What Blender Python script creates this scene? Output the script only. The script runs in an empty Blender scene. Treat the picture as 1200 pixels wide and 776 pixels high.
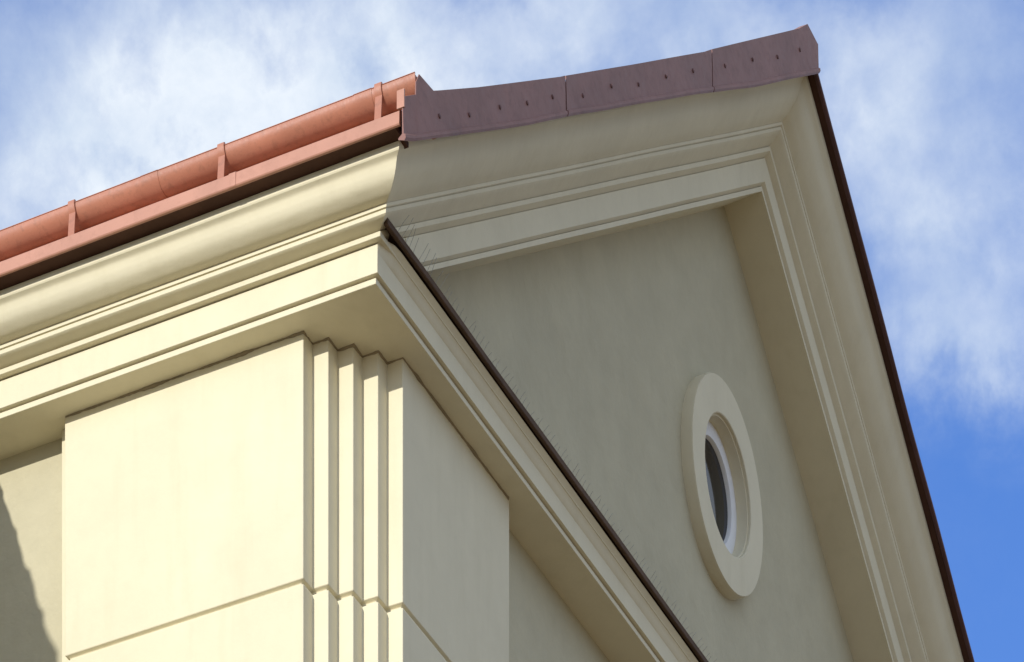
import bpy, bmesh, math, random
from mathutils import Vector, Matrix, noise
rnd = random.Random(7)
sc = bpy.context.scene
C = sc.collection
PI = math.pi

# ------------------------------------------------------------------ camera
EYE = 1.6
YAW = math.atan2(2474.0, 4981.0)              # angle between the view axis and the gable wall
FWD = Vector((math.cos(YAW), math.sin(YAW), 0))
RGT = Vector((math.sin(YAW), -math.cos(YAW), 0))
cd = bpy.data.cameras.new('camera')
cam = bpy.data.objects.new('camera', cd); C.objects.link(cam)
cam.location = (0, 0, EYE)
cam.rotation_euler = (PI/2, 0, math.atan2(FWD.y, FWD.x) - PI/2)
cd.sensor_width = 36.0
cd.lens = 4981.0/1200.0*36.0
cd.shift_y = (3880.0-388.0)/1200.0            # level camera with a rising front, as an architecture lens
cd.clip_end = 5000
sc.camera = cam

# ------------------------------------------------------------------ light
SUN = Vector((-1.0, 0.10, 0.285)).normalized()   # towards the sun
SUN_EL = math.asin(SUN.z)
SUN_AZ = math.atan2(SUN.x, SUN.y)                # clockwise from +Y
sd = bpy.data.lights.new('sun', 'SUN')
sd.energy = 3.4; sd.angle = math.radians(0.5); sd.color = (1.0, 0.968, 0.885)
sun = bpy.data.objects.new('sun', sd); C.objects.link(sun)
sun.rotation_euler = SUN.to_track_quat('Z', 'Y').to_euler()

SKY_STRENGTH = 0.15
CLOUD_GAIN = 1.0
sc.view_settings.view_transform = 'Standard'
sc.view_settings.look = 'None'
sc.view_settings.gamma = 1.0
sc.view_settings.use_curve_mapping = False
sc.view_settings.exposure = 0.12

w = bpy.data.worlds.new('World'); sc.world = w; w.use_nodes = True
nt = w.node_tree; nt.nodes.clear()
def N(t, kind, **kw):
    n = t.nodes.new(kind)
    for k, v in kw.items(): setattr(n, k, v)
    return n
def mth(t, op, a, b=None, c=None, clamp=False):
    n = t.nodes.new('ShaderNodeMath'); n.operation = op; n.use_clamp = clamp
    for i, x in enumerate((a, b, c)):
        if x is None: continue
        if isinstance(x, (int, float)): n.inputs[i].default_value = x
        else: t.links.new(x, n.inputs[i])
    return n.outputs[0]
def mix(t, fac, a, b, kind='MIX'):
    n = t.nodes.new('ShaderNodeMix'); n.data_type = 'RGBA'; n.blend_type = kind
    for i, x in ((0, fac), (6, a), (7, b)):
        if isinstance(x, (int, float)): n.inputs[i].default_value = x
        elif isinstance(x, tuple): n.inputs[i].default_value = x if len(x) == 4 else (*x, 1)
        else: t.links.new(x, n.inputs[i])
    return n.outputs[2]

def build_sky():
    sky = N(nt, 'ShaderNodeTexSky', sky_type='NISHITA', sun_disc=False)
    sky.sun_elevation = SUN_EL; sky.sun_rotation = SUN_AZ
    sky.air_density = 1.0; sky.dust_density = 0.4; sky.ozone_density = 4.0
    skyc = mix(nt, 1.0, sky.outputs[0], tuple(SKY_STRENGTH*x for x in (.90, 1.08, 1.50)), 'MULTIPLY')
    tc = N(nt, 'ShaderNodeTexCoord')
    d = tc.outputs['Generated']
    # a chart of the heavens around one fixed compass direction (east, 35 degrees up)
    c0 = (FWD + Vector((0, 0, (3880-388)/4981.0))).normalized()
    up = (Vector((0, 0, 1)) - c0*c0.z).normalized()
    def dot(v):
        n = N(nt, 'ShaderNodeVectorMath', operation='DOT_PRODUCT'); n.inputs[1].default_value = v
        nt.links.new(d, n.inputs[0]); return n.outputs['Value']
    def ramp_(x, a, b):
        n = N(nt, 'ShaderNodeMapRange'); nt.links.new(x, n.inputs[0]); n.inputs[1].default_value = a; n.inputs[2].default_value = b
        n.inputs[3].default_value = .25; return n.outputs[0]
    p0, q0, f0 = dot(RGT), dot(up), dot(c0)
    def noi(scale, detail, rough, dist=0.0, off=(0, 0, 0)):
        m = N(nt, 'ShaderNodeMapping'); nt.links.new(d, m.inputs[0]); m.inputs['Location'].default_value = off
        n = N(nt, 'ShaderNodeTexNoise'); n.inputs['Scale'].default_value = scale; n.inputs['Detail'].default_value = detail
        n.inputs['Roughness'].default_value = rough; n.inputs['Distortion'].default_value = dist
        nt.links.new(m.outputs[0], n.inputs['Vector']); return n.outputs[0]
    n1 = noi(26, 7, .62, .3)
    n2 = noi(34, 6, .6, .2, (3.1, 1.7, 0.4))
    n3 = noi(60, 8, .6, .15, (0.7, 5.1, 2.2))
    n5 = noi(150, 6, .6, .1, (2.2, .3, 6.1))
    n4 = noi(5, 6, .6, .2, (1.3, 0.2, 4.0))
    warp = 0.05
    p = mth(nt, 'ADD', p0, mth(nt, 'MULTIPLY', mth(nt, 'SUBTRACT', n1, .5), warp))
    q = mth(nt, 'ADD', q0, mth(nt, 'MULTIPLY', mth(nt, 'SUBTRACT', n2, .5), warp))
    K = 4981.0
    def blob(u, v, su, sv, amp):
        r = (FWD + RGT*((u-600)/K) + Vector((0, 0, (3880-v)/K))).normalized()
        P, Q = r.dot(RGT), r.dot(up)
        a = mth(nt, 'MULTIPLY', mth(nt, 'SUBTRACT', p, P), K/1.22/su)
        b = mth(nt, 'MULTIPLY', mth(nt, 'SUBTRACT', q, Q), K/1.38/sv)
        e = mth(nt, 'ADD', mth(nt, 'MULTIPLY', a, a), mth(nt, 'MULTIPLY', b, b))
        g = mth(nt, 'EXPONENT', mth(nt, 'MULTIPLY', e, -1.0))
        return mth(nt, 'MULTIPLY', g, amp)
    acc = None
    for args in BLOBS:
        g = blob(*args)
        acc = g if acc is None else mth(nt, 'ADD', acc, g)
    # elsewhere in the sky: heavy unseen cloud, thickened as fill light for the shaded gable
    far = N(nt, 'ShaderNodeMapRange'); nt.links.new(f0, far.inputs[0])
    far.inputs[1].default_value = .992; far.inputs[2].default_value = .96; far.inputs[3].default_value = 0; far.inputs[4].default_value = 1
    gen = N(nt, 'ShaderNodeMapRange'); nt.links.new(n4, gen.inputs[0])
    gen.inputs[1].default_value = .30; gen.inputs[2].default_value = .56
    acc = mth(nt, 'ADD', acc, mth(nt, 'MULTIPLY', mth(nt, 'MULTIPLY', gen.outputs[0], 1.0), far.outputs[0]))
    det = mth(nt, 'ADD', mth(nt, 'MULTIPLY', mth(nt, 'SUBTRACT', n3, .5), .78), mth(nt, 'MULTIPLY', mth(nt, 'SUBTRACT', n5, .5), .4))
    amt = mth(nt, 'ADD', acc, mth(nt, 'MULTIPLY', det, mth(nt, 'ADD', mth(nt, 'MULTIPLY', acc, .9), .08)), clamp=True)
    amt = mth(nt, 'MINIMUM', amt, .95)
    body = mix(nt, mth(nt, 'MULTIPLY', mth(nt, 'POWER', amt, 1.5), ramp_(n2, .36, .58), clamp=True), (.53*CLOUD_GAIN, .64*CLOUD_GAIN, .80*CLOUD_GAIN), (.84*CLOUD_GAIN, .90*CLOUD_GAIN, .96*CLOUD_GAIN))
    col = mix(nt, amt, skyc, body)
    bg = N(nt, 'ShaderNodeBackground'); nt.links.new(col, bg.inputs[0]); bg.inputs[1].default_value = 1.0
    out = N(nt, 'ShaderNodeOutputWorld'); nt.links.new(bg.outputs[0], out.inputs[0])
BLOBS = [  # azimuth / elevation offsets, spread, thickness of each cloud bank
    (80, 110, 190, 120, .42), (200, 110, 130, 100, .26), (350, 110, 80, 60, .26), (40, 240, 90, 40, .35), (240, 60, 80, 50, .14),
    (520, 60, 150, 90, .42), (720, 30, 150, 70, .42), (230, 200, 90, 40, .25), (1010, 50, 90, 70, .17), (1130, 90, 120, 100, .36),
    (1150, 270, 80, 50, .46), (1105, 430, 60, 32, .46), (1165, 400, 50, 40, .22), (1020, 190, 60, 70, .24), (430, 40, 50, 40, .16), (870, 20, 90, 50, .18)]
build_sky()

# ------------------------------------------------------------------ materials
def principled(name):
    m = bpy.data.materials.new(name); m.use_nodes = True
    t = m.node_tree; b = t.nodes['Principled BSDF']
    return m, t, b
def tex_noise(t, scale, detail=4, rough=.55, stretch=None):
    tc = N(t, 'ShaderNodeTexCoord'); src = tc.outputs['Object']
    if stretch:
        mp = N(t, 'ShaderNodeMapping'); t.links.new(src, mp.inputs[0]); mp.inputs['Scale'].default_value = stretch; src = mp.outputs[0]
    n = N(t, 'ShaderNodeTexNoise'); n.inputs['Scale'].default_value = scale; n.inputs['Detail'].default_value = detail; n.inputs['Roughness'].default_value = rough
    t.links.new(src, n.inputs['Vector']); return n.outputs[0]
def ramp(t, fac, a, b):
    n = N(t, 'ShaderNodeMapRange'); t.links.new(fac, n.inputs[0]); n.inputs[1].default_value = a; n.inputs[2].default_value = b
    return n.outputs[0]
def plaster(name, col, vary=.07, bump=.25, stain=.1, stain_col=None, grain=220):
    m, t, b = principled(name)
    big = tex_noise(t, 1.7, 5, .6); mid = tex_noise(t, 9, 5, .65); fine = tex_noise(t, grain, 3, .6)
    streak = tex_noise(t, 2.6, 5, .6, (3.2, 3.2, .35))
    c = mix(t, ramp(t, big, .3, .7), tuple(x*(1-vary) for x in col), tuple(x*(1+vary*.6) for x in col))
    blot = tex_noise(t, 4.2, 6, .68)
    c = mix(t, mth(t, 'MULTIPLY', ramp(t, blot, .48, .66), vary*2.4), c, tuple(x*.84 for x in col))
    c = mix(t, mth(t, 'MULTIPLY', ramp(t, mid, .45, .75), vary*2.2), c, tuple(x*.8 for x in col))
    sc_ = stain_col or tuple(x*y for x, y in zip(col, (.72, .70, .62)))
    c = mix(t, mth(t, 'MULTIPLY', ramp(t, streak, .52, .8), stain*3), c, sc_)
    c = mix(t, mth(t, 'MULTIPLY', ramp(t, fine, .3, .7), .06), c, tuple(x*.7 for x in col))
    t.links.new(c, b.inputs['Base Color'])
    b.inputs['Roughness'].default_value = .9; b.inputs['Specular IOR Level'].default_value = .2
    hgt = mth(t, 'ADD', mth(t, 'MULTIPLY', fine, .35), mth(t, 'MULTIPLY', mid, 1.6))
    hgt = mth(t, 'ADD', hgt, mth(t, 'MULTIPLY', big, 6.0))
    bp = N(t, 'ShaderNodeBump'); bp.inputs['Strength'].default_value = bump; bp.inputs['Distance'].default_value = .004
    t.links.new(hgt, bp.inputs['Height']); t.links.new(bp.outputs[0], b.inputs['Normal'])
    return m
def metal_paint(name, col, rough=.5, vary=.12, dirt=(.10, .07, .06), dirt_amt=.35, spec=.4):
    m, t, b = principled(name)
    big = tex_noise(t, 3, 5, .6); mid = tex_noise(t, 24, 5, .65); fine = tex_noise(t, 160, 3, .6)
    c = mix(t, ramp(t, big, .3, .7), tuple(x*(1-vary) for x in col), tuple(x*(1+vary) for x in col))
    c = mix(t, mth(t, 'MULTIPLY', ramp(t, mid, .5, .8), dirt_amt), c, dirt)
    c = mix(t, mth(t, 'MULTIPLY', ramp(t, fine, .58, .72), .25), c, tuple(x*.6 for x in col))
    t.links.new(c, b.inputs['Base Color'])
    r = mth(t, 'ADD', mth(t, 'MULTIPLY', mid, .3), rough-.15); t.links.new(r, b.inputs['Roughness'])
    b.inputs['Specular IOR Level'].default_value = spec
    bp = N(t, 'ShaderNodeBump'); bp.inputs['Strength'].default_value = .3; bp.inputs['Distance'].default_value = .003
    t.links.new(mth(t, 'ADD', mth(t, 'MULTIPLY', big, 4.0), mth(t, 'MULTIPLY', mid, .6)), bp.inputs['Height']); t.links.new(bp.outputs[0], b.inputs['Normal'])
    return m
M = {}
M['trim'] = plaster('cream_trim_plaster', (.72, .66, .485), .05, .34, .07, grain=150)
M['wall'] = plaster('beige_wall_plaster', (.535, .49, .345), .09, .9, .035, grain=75)
M['gutter'] = metal_paint('orange_red_gutter_paint', (.43, .18, .115), .33, .16, (.20, .09, .055), .7, .55)
M['flash'] = metal_paint('pink_red_flashing_paint', (.46, .225, .16), .55, .10, (.30, .14, .10), .5)
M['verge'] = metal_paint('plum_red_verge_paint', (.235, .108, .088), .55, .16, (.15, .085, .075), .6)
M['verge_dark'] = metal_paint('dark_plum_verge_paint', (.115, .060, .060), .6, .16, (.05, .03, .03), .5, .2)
M['ledge'] = metal_paint('dark_brown_ledge_metal', (.10, .060, .036), .75, .25, (.035, .022, .015), .6, .12)
M['dark_wood'] = metal_paint('dark_brown_board', (.075, .034, .022), .8, .2, (.02, .012, .01), .4, .2)
M['nail'] = metal_paint('rusty_nail_paint', (.165, .080, .074), .6, .2, (.05, .03, .03), .5)
M['wire'] = metal_paint('dull_steel_wire', (.42, .40, .35), .5, .1, (.3, .29, .26), .2)
M['tile'] = metal_paint('red_roof_tile', (.30, .12, .08), .7, .2, (.12, .07, .05), .5, .2)
M['frame'] = plaster('white_window_paint', (.80, .80, .80), .02, .05, .02)
M['groove'] = plaster('shaded_joint_plaster', (.50, .43, .29), .08, .3, .1)
def glass_mat():
    m, t, b = principled('dark_window_glass')
    n = tex_noise(t, 5, 3, .5, (4, 4, .6))
    c = mix(t, ramp(t, n, .4, .65), (.003, .003, .004), (.014, .013, .018)); t.links.new(c, b.inputs['Base Color'])
    b.inputs['Roughness'].default_value = .05; b.inputs['IOR'].default_value = 1.35
    return m
M['glass'] = glass_mat()
def ground_mat():
    m, t, b = principled('stone_paving')
    br = N(t, 'ShaderNodeTexBrick'); tc = N(t, 'ShaderNodeTexCoord'); t.links.new(tc.outputs['Object'], br.inputs['Vector'])
    br.inputs['Scale'].default_value = 1.2; br.inputs['Color1'].default_value = (.26, .18, .095, 1); br.inputs['Color2'].default_value = (.30, .21, .12, 1)
    br.inputs['Mortar'].default_value = (.2, .18, .15, 1); br.inputs['Mortar Size'].default_value = .015
    c = mix(t, ramp(t, tex_noise(t, .4, 6), .3, .7), br.outputs[0], (.21, .15, .085), 'MIX')
    t.links.new(c, b.inputs['Base Color']); b.inputs['Roughness'].default_value = .9
    return m
M['ground'] = ground_mat()

# ------------------------------------------------------------------ mesh helpers
def finish(bm, smooth_angle=28):
    bmesh.ops.remove_doubles(bm, verts=bm.verts, dist=1e-5)
    bmesh.ops.recalc_face_normals(bm, faces=bm.faces)
    for f in bm.faces: f.smooth = True
    for e in bm.edges:
        e.smooth = len(e.link_faces) == 2 and e.calc_face_angle(0) < math.radians(smooth_angle)
def obj(name, bm, mat, parent=None, bevel=0, smooth_angle=28):
    finish(bm, smooth_angle)
    me = bpy.data.meshes.new(name); bm.to_mesh(me); bm.free()
    if isinstance(mat, (list, tuple)):
        for x in mat: me.materials.append(x)
    else: me.materials.append(mat)
    o = bpy.data.objects.new(name, me); C.objects.link(o)
    if parent: o.parent = parent
    if bevel:
        b = o.modifiers.new('bevel', 'BEVEL'); b.width = bevel; b.segments = 2; b.limit_method = 'ANGLE'; b.angle_limit = math.radians(40)
        b.harden_normals = False
    return o
def loft(bm, rings, close=True, cap=True):
    """rings: lists of equally many points; quads between following rings"""
    vs = [[bm.verts.new(p) for p in r] for r in rings]
    n = len(rings[0])
    for a, b in zip(vs, vs[1:]):
        for i in range(n if close else n-1):
            j = (i+1) % n
            try: bm.faces.new((a[i], a[j], b[j], b[i]))
            except ValueError: pass
    if cap:
        bm.faces.new(vs[0]); bm.faces.new(list(reversed(vs[-1])))
    return vs
def box(bm, x0, x1, y0, y1, z0, z1):
    loft(bm, [[(x0, y0, z), (x1, y0, z), (x1, y1, z), (x0, y1, z)] for z in (z0, z1)])
def prism_y(bm, poly, y0, y1):
    loft(bm, [[(x, y, z) for x, z in poly] for y in (y0, y1)])

# ------------------------------------------------------------------ the house
ZE = 15.4335 + EYE                     # height of the frieze's lower edge above the ground
EX, EY = 19.041, 10.221                # the house corner seen from the camera
T = 0.7517                             # slope of the gable roof
XM = 5.034                             # half width of the gable
LEN = 13.0                             # length of the long side
GZ = -ZE                               # the ground in the house's own heights (0 = lower edge of frieze)

house = bpy.data.objects.new('house', None); C.objects.link(house)
house.location = (EX, EY, 0)
house['label'] = 'cream plastered classical house corner with pedimented gable and red metal eaves'
house['category'] = 'building'
def up(bm):                            # lift from frieze heights to heights above the ground
    bmesh.ops.translate(bm, verts=bm.verts, vec=(0, 0, ZE)); return bm
def part(name, bm, mat, parent=None, bevel=0, **k):
    return obj(name, up(bm), mat, parent or house, bevel, **k)
def mirror(bm):
    for v in bm.verts: v.co.x = 2*XM - v.co.x
    return bm

g = bmesh.new()
S = 3000
vs = [g.verts.new(p) for p in ((-S, -S, 0), (S, -S, 0), (S, S, 0), (-S, S, 0))]; g.faces.new(vs)
go = obj('ground', g, M['ground']); go['kind'] = 'structure'

# walls
bm = bmesh.new(); box(bm, .30, .60, .59, LEN, GZ, .40); part('side_wall', bm, M['wall'])
bm = bmesh.new(); box(bm, .615, 2*XM-.615, .262, .56, GZ, .22); part('gable_wall', bm, M['wall'])
bm = bmesh.new()
WX, WZ, WS = 4.925, 1.915, 1.12       # axis of the window, and how much taller it is than wide
def wall_with_hole(poly, cx_, cz_, r, y0, y1, seg=72):
    bm = bmesh.new(); loops = []
    for yy in (y0, y1):
        o_ = [bm.verts.new((px, yy, pz)) for px, pz in poly]
        h_ = [bm.verts.new((cx_+r*math.cos(2*PI*i/seg), yy, cz_+r*WS*math.sin(2*PI*i/seg))) for i in range(seg)]
        ed = [bm.edges.new((L[i-1], L[i])) for L in (o_, h_) for i in range(len(L))]
        bmesh.ops.triangle_fill(bm, edges=ed, use_beauty=True)
        loops.append((o_, h_))
    for A, B in zip(loops[0], loops[1]):
        for i in range(len(A)): bm.faces.new((A[i-1], A[i], B[i], B[i-1]))
    return bm
bm = wall_with_hole([(.33, .222), (2*XM-.33, .222), (2*XM-.33, .46), (XM, .46+T*(XM-.33)), (.33, .46)], WX, WZ, .42, .274, .55)
part('tympanum', bm, M['wall'])

# corner pilaster: a stepped plan, cut into courses by V joints
def offset_poly(P, d):
    n = len(P); out = []
    for i in range(n):
        a, b, c = Vector(P[i-1]), Vector(P[i]), Vector(P[(i+1) % n])
        e1 = (b-a).normalized(); e2 = (c-b).normalized()
        n1 = Vector((-e1.y, e1.x)); n2 = Vector((-e2.y, e2.x))       # inward for a CCW polygon
        out.append((b.x + d*(n1.x+n2.x), b.y + d*(n1.y+n2.y)))
    return out
SX, SY = .10, .0925
plan = [(.262+.05, 2.045), (.262-.02, 2.045), (.262-.02, 1.975), (.162, 1.975)]
x, y = .162, .522
plan.append((x, y))
for k in range(4):
    x += SX; plan.append((x, y))
    y -= SY; plan.append((x, y))
plan += [(1.811, y), (1.811, .29), (.62, .29), (.62, .6), (.312, .6)]
area = sum(a[0]*b[1]-b[0]*a[1] for a, b in zip(plan, plan[1:]+plan[:1]))
if area < 0: plan.reverse()
def courses(plan, name):
    bm = bmesh.new(); rings = []
    def ring(d, z):
        P = offset_poly(plan, d) if d else plan
        rings.append([(px, py, z) for px, py in P])
    ring(0, -.0305)
    joints = [-1.318 - 1.285*i for i in range(12)]
    for jz in joints:
        ring(0, jz+.015); ring(.020, jz+.007); ring(.020, jz-.007); ring(0, jz-.015)
    ring(0, GZ)
    loft(bm, rings)
    return bm
part('corner_pilaster', courses(plan, 'p'), M['trim'], bevel=.004)
plan2 = [(2*XM-px, py) for px, py in plan]; plan2.reverse()
part('corner_pilaster', courses(plan2, 'q'), M['trim'], bevel=.004)
sp = [(.312, 6.2), (.162, 6.2), (.162, 7.6), (.312, 7.6)]
a = sum(p[0]*q[1]-q[0]*p[1] for p, q in zip(sp, sp[1:]+sp[:1]))
if a < 0: sp.reverse()
part('side_pilaster', courses(sp, 's'), M['trim'], bevel=.004)

# ------------------------------------------------------------------ cornices
LOW = [(-.020, -.030), (-.020, .000), (-.040, .001), (-.040, .007), (0, .008), (0, .153), (-.012, .154), (-.012, .159), (.034, .160), (.036, .185)]     # band, quirk, frieze, quirk, first fillet
def arc(cx_, cz_, r, a0, a1, n):
    return [(cx_ + r*math.cos(math.radians(a0+(a1-a0)*i/n)), cz_ + r*math.sin(math.radians(a0+(a1-a0)*i/n))) for i in range(n+1)]
CROWN = [(.020, .187), (.018, .191), (.040, .194), (.066, .199), (.086, .203), (.098, .206), (.104, .210), (.106, .228), (.097, .2285), (.097, .2325), (.111, .2335), (.112, .250), (.100, .251)]
# the big crown moulding: convex below, curling out under the top fillet
def smooth_curve(P, n):
    out = []
    for i in range(len(P)-1):
        p0 = P[max(i-1, 0)]; p1 = P[i]; p2 = P[i+1]; p3 = P[min(i+2, len(P)-1)]
        for k in range(n):
            t = k/n
            out.append(tuple(.5*((2*b) + (-a+c)*t + (2*a-5*b+4*c-d)*t*t + (-a+3*b-3*c+d)*t**3) for a, b, c, d in zip(p0, p1, p2, p3)))
    out.append(P[-1]); return out
CROWN += smooth_curve([(.112, .2525), (.150, .257), (.180, .270), (.207, .289), (.224, .314), (.233, .338), (.242, .357), (.262, .371)], 4)
CROWN += [(.266, .378), (.266, .411)]
FULL = LOW + CROWN
def front_cornice():
    """frieze and band: runs round the corner, along the side and across the gable"""
    prof = [(-.60, -.030)] + LOW + [(-.02, .186), (-.60, .187)]
    bm = bmesh.new()
    rings = [[(-o, LEN, z) for o, z in prof], [(-o, -o, z) for o, z in prof],
             [(2*XM+o, -o, z) for o, z in prof], [(2*XM+o, LEN, z) for o, z in prof]]
    loft(bm, rings); return bm
part('frieze', front_cornice(), M['trim'], bevel=.0025)
def crown(side):
    prof = [(-.31, .188), (-.02, .1865)] + CROWN + [(-.31, .411)]
    bm = bmesh.new()
    # a little unevenness by hand of the plasterer
    ys = [LEN] + [LEN - i*.25 for i in range(1, int(LEN/.25)+1)]
    rings = []
    for yy in ys:
        rings.append([(-o + .0035*noise.noise((yy*.9, o*6, 1)), yy, z + .0035*noise.noise((yy*.9, z*9, 7))) for o, z in prof])
    rings.append([(-o, -o, z) for o, z in prof])
    loft(bm, rings)
    return bm
part('eave_cornice', crown(0), M['trim'], bevel=.002)
part('eave_cornice', mirror(crown(0)), M['trim'], bevel=.002)
def raking():
    """the same mouldings climbing the gable, mitred with the eave at the corner and with each other at the apex"""
    R = [(o-.003, z) for o, z in LOW] + CROWN
    prof = [(-.30, -.030+T*(.30-.035-.003))] + R
    prof += [(.20, .412+T*.05), (-.30, .412+T*.55)]
    bm = bmesh.new(); rings = []
    n = 26
    for i in range(n+1):
        ring = []
        for o, z in prof:
            x0 = -o; x1 = XM
            xx = x0 + (x1-x0)*i/n
            wob = 0 if i in (0, n) else .0035
            ring.append((xx, -o + wob*noise.noise((xx*.8, o*6, 3)), z + T*(xx+o) + wob*noise.noise((xx*.8, z*9, 5))))
        rings.append(ring)
    loft(bm, rings); return bm
part('raking_cornice', raking(), M['trim'])
part('raking_cornice', mirror(raking()), M['trim'])

bm = bmesh.new()
cv = [(.0, .112), (.010, .122), (.016, .138), (.026, .156), (.040, .172), (.056, .186), (.054, .193), (-.05, .20), (-.05, .112)]
loft(bm, [[(xx, -o*k_, z) for o, z in cv] for xx, k_ in ((.003, .05), (.03, .3), (.10, .9), (.16, 1), (2*XM-.16, 1), (2*XM-.003, .05))])
part('ledge_cove', bm, M['trim'])
# ragged dirty sealant where the pilaster meets the soffit
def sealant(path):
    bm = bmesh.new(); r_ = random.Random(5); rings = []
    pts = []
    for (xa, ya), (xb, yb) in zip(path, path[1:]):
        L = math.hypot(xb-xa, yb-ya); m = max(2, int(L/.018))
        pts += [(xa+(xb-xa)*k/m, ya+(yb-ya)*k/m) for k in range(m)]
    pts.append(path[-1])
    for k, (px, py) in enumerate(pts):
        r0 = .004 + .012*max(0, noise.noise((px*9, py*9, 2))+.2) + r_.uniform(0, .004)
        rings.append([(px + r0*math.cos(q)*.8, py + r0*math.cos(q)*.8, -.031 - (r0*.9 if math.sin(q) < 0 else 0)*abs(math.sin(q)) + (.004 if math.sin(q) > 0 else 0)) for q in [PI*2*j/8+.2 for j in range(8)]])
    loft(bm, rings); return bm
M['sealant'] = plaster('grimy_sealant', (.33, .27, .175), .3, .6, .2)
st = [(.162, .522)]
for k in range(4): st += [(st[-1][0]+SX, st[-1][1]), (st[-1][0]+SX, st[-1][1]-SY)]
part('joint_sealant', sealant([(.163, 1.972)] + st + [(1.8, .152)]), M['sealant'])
# brown metal covering on the ledge of the horizontal cornice
bm = bmesh.new(); rings = []
n = 60
for i in range(n+1):
    xx = -.045 + (2*XM+.09)*i/n
    a = .004*noise.noise((xx*1.3, 0, 0)); b = .004*noise.noise((xx*1.1, 4, 0))
    prof = [(.060+a, .200+b), (.080+a, .194+b), (.084+a, .198+b), (.082+a, .232+b), (.070+a, .242+b), (-.10, .285), (-.28, .330), (-.28, .320), (-.10, .275), (.06, .228+b)]
    rings.append([(xx, -o, z) for o, z in prof])
loft(bm, rings); part('ledge_flashing', bm, M['ledge'])

# ------------------------------------------------------------------ eave flashing, verge flashings, roof
def eave_flashing():
    bm = bmesh.new(); rings = []
    n = 80
    for i in range(n+1):
        yy = -.318 + (LEN+.3)*i/n
        a = .003*noise.noise((yy*1.4, 2, 0)); b = .003*noise.noise((yy*1.1, 5, 0))
        prof = [(.345, .4135), (.360+a, .4115+b), (.364+a, .417+b), (.361+a, .480+b), (.352+a, .488+b), (.10, .655), (-.10, .67), (-.10, .66), (.10, .645), (.345, .478)]
        rings.append([(-o, yy, z) for o, z in prof])
    loft(bm, rings); return bm
ef = part('eave_flashing', eave_flashing(), M['flash'])
for yy in (.62, 2.05, 3.5):
    bm = bmesh.new()
    loft(bm, [[(-o, y_, z) for o, z in ((.363, .411), (.3665, .415), (.3655, .482), (.352, .492), (.349, .489), (.349, .414))] for y_ in (yy, yy+.04)])
    part('lap_seam', bm, M['flash'], ef)
bm = bmesh.new(); box(bm, -.344, -.20, -.285, LEN, .4145, .440); part('eave_board', bm, M['dark_wood'])
bm = mirror(up(eave_flashing())); o2 = obj('eave_flashing', bm, M['flash'], house)
bm = bmesh.new(); box(bm, 2*XM+.20, 2*XM+.344, -.285, LEN, .4145, .440); part('eave_board', bm, M['dark_wood'])

def lerp_tab(tab, x):
    for (xa, a), (xb, b) in zip(tab, tab[1:]):
        if x <= xb: return a + (b-a)*max(0, (x-xa))/(xb-xa)
    return tab[-1][1]
TOP = [(-.40, .548), (-.253, .548), (-.25, .610), (-.213, .646), (-.056, .553), (.44, .535), (1.417, .521), (1.46, .523), (2.32, .524), (3.34, .532), (3.44, .540), (4.75, .581), (4.88, .600), (5.04, .47)]
BOT = [(-.40, .330), (-.32, .316), (.44, .301), (1.0, .291), (1.51, .300), (3.2, .294), (4.0, .274), (5.04, .286)]
def verge_sheet(x0, x1, lift, top=TOP, bot=BOT, lip=.036, bk=.03):
    bm = bmesh.new(); rings = []
    n = max(4, int((x1-x0)/.09))
    xs = sorted(set([x0 + (x1-x0)*i/n for i in range(n+1)] + [p[0] for p in top if x0 < p[0] < x1]))
    for xx in xs:
        fl = .060 if xx > .0 else .010
        zb = lerp_tab(bot, xx) + T*(xx+.35); zt = lerp_tab(top, xx) + T*(xx+.35)
        wv = .006*noise.noise((xx*1.6, 9, 0)); wb = .004*noise.noise((xx*2.3, 3, 1))
        yf = -.35 - lift + wv
        lw = lip
        prof = [(yf+bk, zb+.012), (yf-.004, zb+wb), (yf-.012, zb+lw*.35+wb), (yf-.010, zb+lw*.8+wb), (yf, zb+lw+wb), (yf+.002-wv*.5, (zb+zt)/2), (yf+.004, zt-.012), (yf+.005, zt), (yf+fl, zt+.002), (yf+fl, zt-.006), (yf+.009, zt-.012), (yf+.009, zb+lw), (yf+bk, zb+.02)]
        rings.append([(xx, yy, z) for yy, z in prof])
    loft(bm, rings); return bm
NAILX = [.683, 1.004, 1.31, 1.693, 2.052, 2.409, 2.777, 3.155, 3.62, 4.02, 4.40, 4.75, .33, 0.0]
NAILO = [.413, .410, .42, .399, .424, .408, .425, .432, .43, .44, .43, .45, .40, .42]
nail_src = None
def verge_piece(x0, x1, lift, mir=False, mat='verge', **k):
    global nail_src
    bm = verge_sheet(x0, x1, lift, **k)
    if mir: mirror(bm)
    o = part('verge_flashing', bm, M[mat])
    if not mir:
        for nx, no in zip(NAILX, NAILO):
            if not (x0 < nx <= x1): continue
            if nail_src is None:
                b2 = bmesh.new()
                bmesh.ops.create_uvsphere(b2, u_segments=10, v_segments=6, radius=.0115)
                for v in b2.verts: v.co.y *= .5
                c = obj('nail_head', b2, M['nail'], o); nail_src = c
            else:
                c = nail_src.copy(); C.objects.link(c); c.parent = o
            yf = -.35 - lift + .006*noise.noise((nx*1.6, 9, 0))
            c.location = (nx, yf-.001, no + T*(nx+.35) + ZE)
    return o
verge_piece(-.392, 1.472, .006)
verge_piece(1.492, 3.428, .003)
verge_piece(3.446, 5.045, .000)
RT = [(-.4, .425), (5.04, .42)]; RB = [(-.4, .340), (5.04, .335)]
verge_piece(-.392, 5.03, -.028, mir=True, top=RT, bot=RB, lip=.012, bk=.016, mat='verge_dark')
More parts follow.
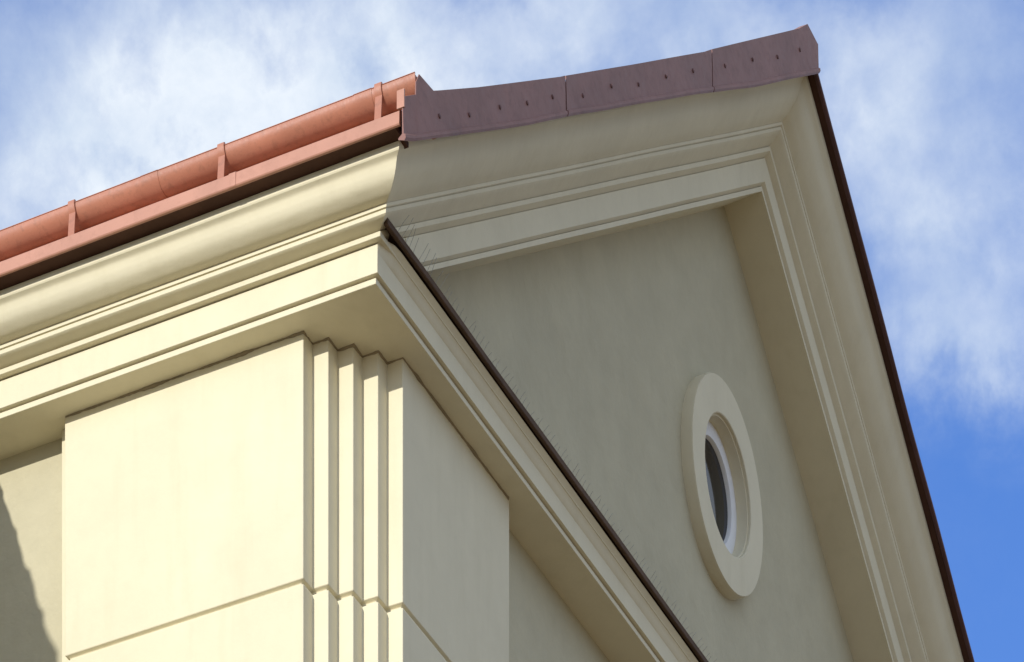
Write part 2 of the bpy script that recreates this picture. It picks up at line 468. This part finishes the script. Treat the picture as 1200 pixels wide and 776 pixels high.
# folded-back end and pointed upstand of the left verge, closing the gutter
bm = bmesh.new(); box(bm, -.397, -.387, -.363, -.322, .462, .552)
part('verge_end_fold', bm, M['flash'])
def verge_board(yf):
    bm = bmesh.new()
    f = lambda x, o: o + T*(x+.35)
    prism_y(bm, [(-.13, f(-.13, .352)), (XM, f(XM, .352)), (XM, f(XM, .385)), (-.13, f(-.13, .385))], yf, -.16); return bm
part('verge_board', verge_board(-.338), M['dark_wood']); part('verge_board', mirror(verge_board(-.305)), M['dark_wood'])

def roof_slab(off0, off1):
    bm = bmesh.new()
    f = lambda x, o: o + T*(x+.35)
    prism_y(bm, [(-.12, f(-.12, off0)), (-.12, f(-.12, off1)), (XM, f(XM, off1)), (XM, f(XM, off0))], -.30, LEN)
    return bm
part('roof', roof_slab(.45, .50), M['tile'])
part('roof', mirror(roof_slab(.36, .40)), M['tile'])
bm = bmesh.new(); box(bm, XM-.06, XM+.06, -.28, LEN, 4.43, 4.50); part('ridge_cap', bm, M['verge'], bevel=.02)

# ------------------------------------------------------------------ gutter
OG, ZG, RG = .175, .735, .075
def gutter_mesh(y0, y1, step=.12, r=RG, wob=.0015, th=.004):
    bm = bmesh.new(); rings = []
    n = max(2, int((y1-y0)/step))
    for i in range(n+1):
        yy = y0 + (y1-y0)*i/n
        dx = wob*noise.noise((yy*1.1, 1, 2)); dz = wob*noise.noise((yy*1.1, 8, 2))
        ring = []
        for k in range(21):                                   # outside, front lip to back lip
            a = PI + PI*k/20
            ring.append((math.cos(a)*r+dx, yy, math.sin(a)*r+dz))
        for k in range(21):
            a = 2*PI - PI*k/20
            ring.append((math.cos(a)*(r-th)+dx, yy, math.sin(a)*(r-th)+dz))
        # rolled bead along the front lip
        for k in range(7):
            a = PI*0 + PI*k/6
            ring.append((-r+.002+dx - .0055*math.cos(PI-a), yy, .001+dz+.0055*math.sin(a)))
        rings.append(ring)
    loft(bm, rings); return bm
def place(bm, x, y, z):
    bmesh.ops.translate(bm, verts=bm.verts, vec=(x, y, z)); return bm
gut = part('gutter', place(gutter_mesh(-.345, LEN), -OG, 0, ZG), M['gutter'])
bm = bmesh.new()
pts = [(math.cos(PI+PI*k/20)*.074, math.sin(PI+PI*k/20)*.074) for k in range(21)]
prism_y(bm, pts, -.342, -.337); part('end_cap', place(bm, -OG, 0, ZG), M['gutter'], gut)
bm = place(gutter_mesh(-.10, .0, .05, RG+.0025, 0), -OG, .0, ZG); part('joint_sleeve', bm, M['gutter'], gut)
bm = place(gutter_mesh(1.15, 1.25, .05, RG+.0025, 0), -OG, .0, ZG); part('joint_sleeve', bm, M['gutter'], gut)
def bracket_mesh():
    bm = bmesh.new()
    w_ = .019; r1, r2 = RG+.0035, RG+.011
    path = []
    for k in range(15):
        a = math.radians(162 + (212-162)*k/14)
        path.append((math.cos(a), math.sin(a)))
    outer = [(-OG + c*r2, ZG + s*r2) for c, s in path]; inner = [(-OG + c*r1, ZG + s*r1) for c, s in path]
    # hook over the lip
    outer = [(-OG-RG+.014, ZG+.012), (-OG-RG+.002, ZG+.018), (-OG-RG-.007, ZG+.013)] + outer[4:]; inner = [(-OG-RG+.012, ZG+.008), (-OG-RG+.004, ZG+.011), (-OG-RG-.001, ZG+.007)] + inner[4:]
    # straight foot standing on the flashing's edge
    outer += [(-.262, .54)]; inner += [(-.254, .54)]
    poly = list(zip(outer, inner))
    rings = []
    for (a, b) in poly:
        rings.append([(a[0], -w_, a[1]), (a[0], w_, a[1]), (b[0], w_, b[1]), (b[0], -w_, b[1])])
    loft(bm, rings); return up(bm)
src = None
for yy in (1.669, .77, -.14, 2.57, 3.47, 4.37, 5.27):
    if src is None: src = obj('gutter_bracket', bracket_mesh(), M['gutter'], gut); c = src
    else: c = src.copy(); C.objects.link(c); c.parent = gut
    c.location.y = yy

# ------------------------------------------------------------------ round window in the tympanum
def ring_bm(prof, seg=72, wob=0):
    """turn a profile (radius, y) about the window's axis"""
    bm = bmesh.new(); rings = []
    for i in range(seg):
        a = 2*PI*i/seg
        rings.append([(WX+r*math.cos(a), y, WZ+r*WS*math.sin(a)) for r, y in prof])
    loft(bm, rings + [rings[0]], cap=False); return bm
win = part('oval_window', ring_bm([(.545, .29), (.545, .208), (.541, .199), (.356, .199), (.352, .203), (.352, .220), (.343, .222), (.343, .40), (.40, .40)]), M['trim'], smooth_angle=40)
part('window_frame', ring_bm([(.3425, .292), (.3425, .34), (.262, .34), (.262, .310), (.268, .294), (.31, .288)]), M['frame'], win)
bm = bmesh.new()
c0 = [bm.verts.new((WX+.2625*math.cos(2*PI*i/64), .318, WZ+.2625*WS*math.sin(2*PI*i/64))) for i in range(64)]; bm.faces.new(c0)
c1 = [bm.verts.new((WX+.2625*math.cos(2*PI*i/64), .324, WZ+.2625*WS*math.sin(2*PI*i/64))) for i in range(64)]; bm.faces.new(list(reversed(c1)))
part('glass_pane', bm, M['glass'], win)

# ------------------------------------------------------------------ bird spikes along the ledge of the horizontal cornice
def spike_strip(seed, lo, hi, n=11, pitch=.0464):
    r_ = random.Random(seed); bm = bmesh.new()
    box(bm, 0, n*pitch-.004, -.012, .012, 0, .005)
    for i in range(n):
        for sgn in (-1, 1):
            xx = (i+.5)*pitch + r_.uniform(-.003, .003)
            L = r_.uniform(lo, hi); a = sgn*r_.uniform(.35, .75); bx = r_.uniform(-.12, .12)
            pts = []
            for k in range(4):
                t = k/3
                pts.append(Vector((xx + bx*L*t + .006*r_.uniform(-1, 1)*t, sgn*.004 + math.sin(a)*L*t + sgn*.012*t*t, .004 + math.cos(a)*L*t)))
            rings = []
            for p_ in pts:
                rings.append([(p_.x+.0015*math.cos(q), p_.y+.0015*math.sin(q), p_.z) for q in (0, PI*2/3, PI*4/3)])
            loft(bm, rings)
    return bm
spk = [spike_strip(11, .09, .125), spike_strip(23, .05, .075), spike_strip(31, .045, .07)]
protos = []
for i in range(19):
    if i < 3: o = obj('bird_spike_strip', spk[i], M['wire'], house); protos.append(o)
    else: o = protos[1 + i % 2].copy(); C.objects.link(o); o.parent = house
    o.location = (.10 + i*.515, -.030, ZE+.2535)

# ------------------------------------------------------------------ added, unseen wing further along the side; its eave throws the slanting shadow
WY = 2.62
bm = bmesh.new(); box(bm, -6.2, .29, WY+.35, LEN-.2, GZ, .10); caster = part('shadow_caster', bm, M['wall'])
bm = bmesh.new(); rings = []
for i in range(140):
    xx = -6.5 + (6.5-1.15)*i/139
    b = .010*max(0, math.sin(xx*7.4))**4 + .012*noise.noise((xx*2.2, 0, 5)) + .002*noise.noise((xx*8, 3, 5))
    rings.append([(xx, WY+.02-b, .12), (xx, WY+.02-b, .305+b*.5), (xx, LEN-.1, .305), (xx, LEN-.1, .12)])
loft(bm, rings); part('shadow_caster_eave', bm, M['trim'], caster)
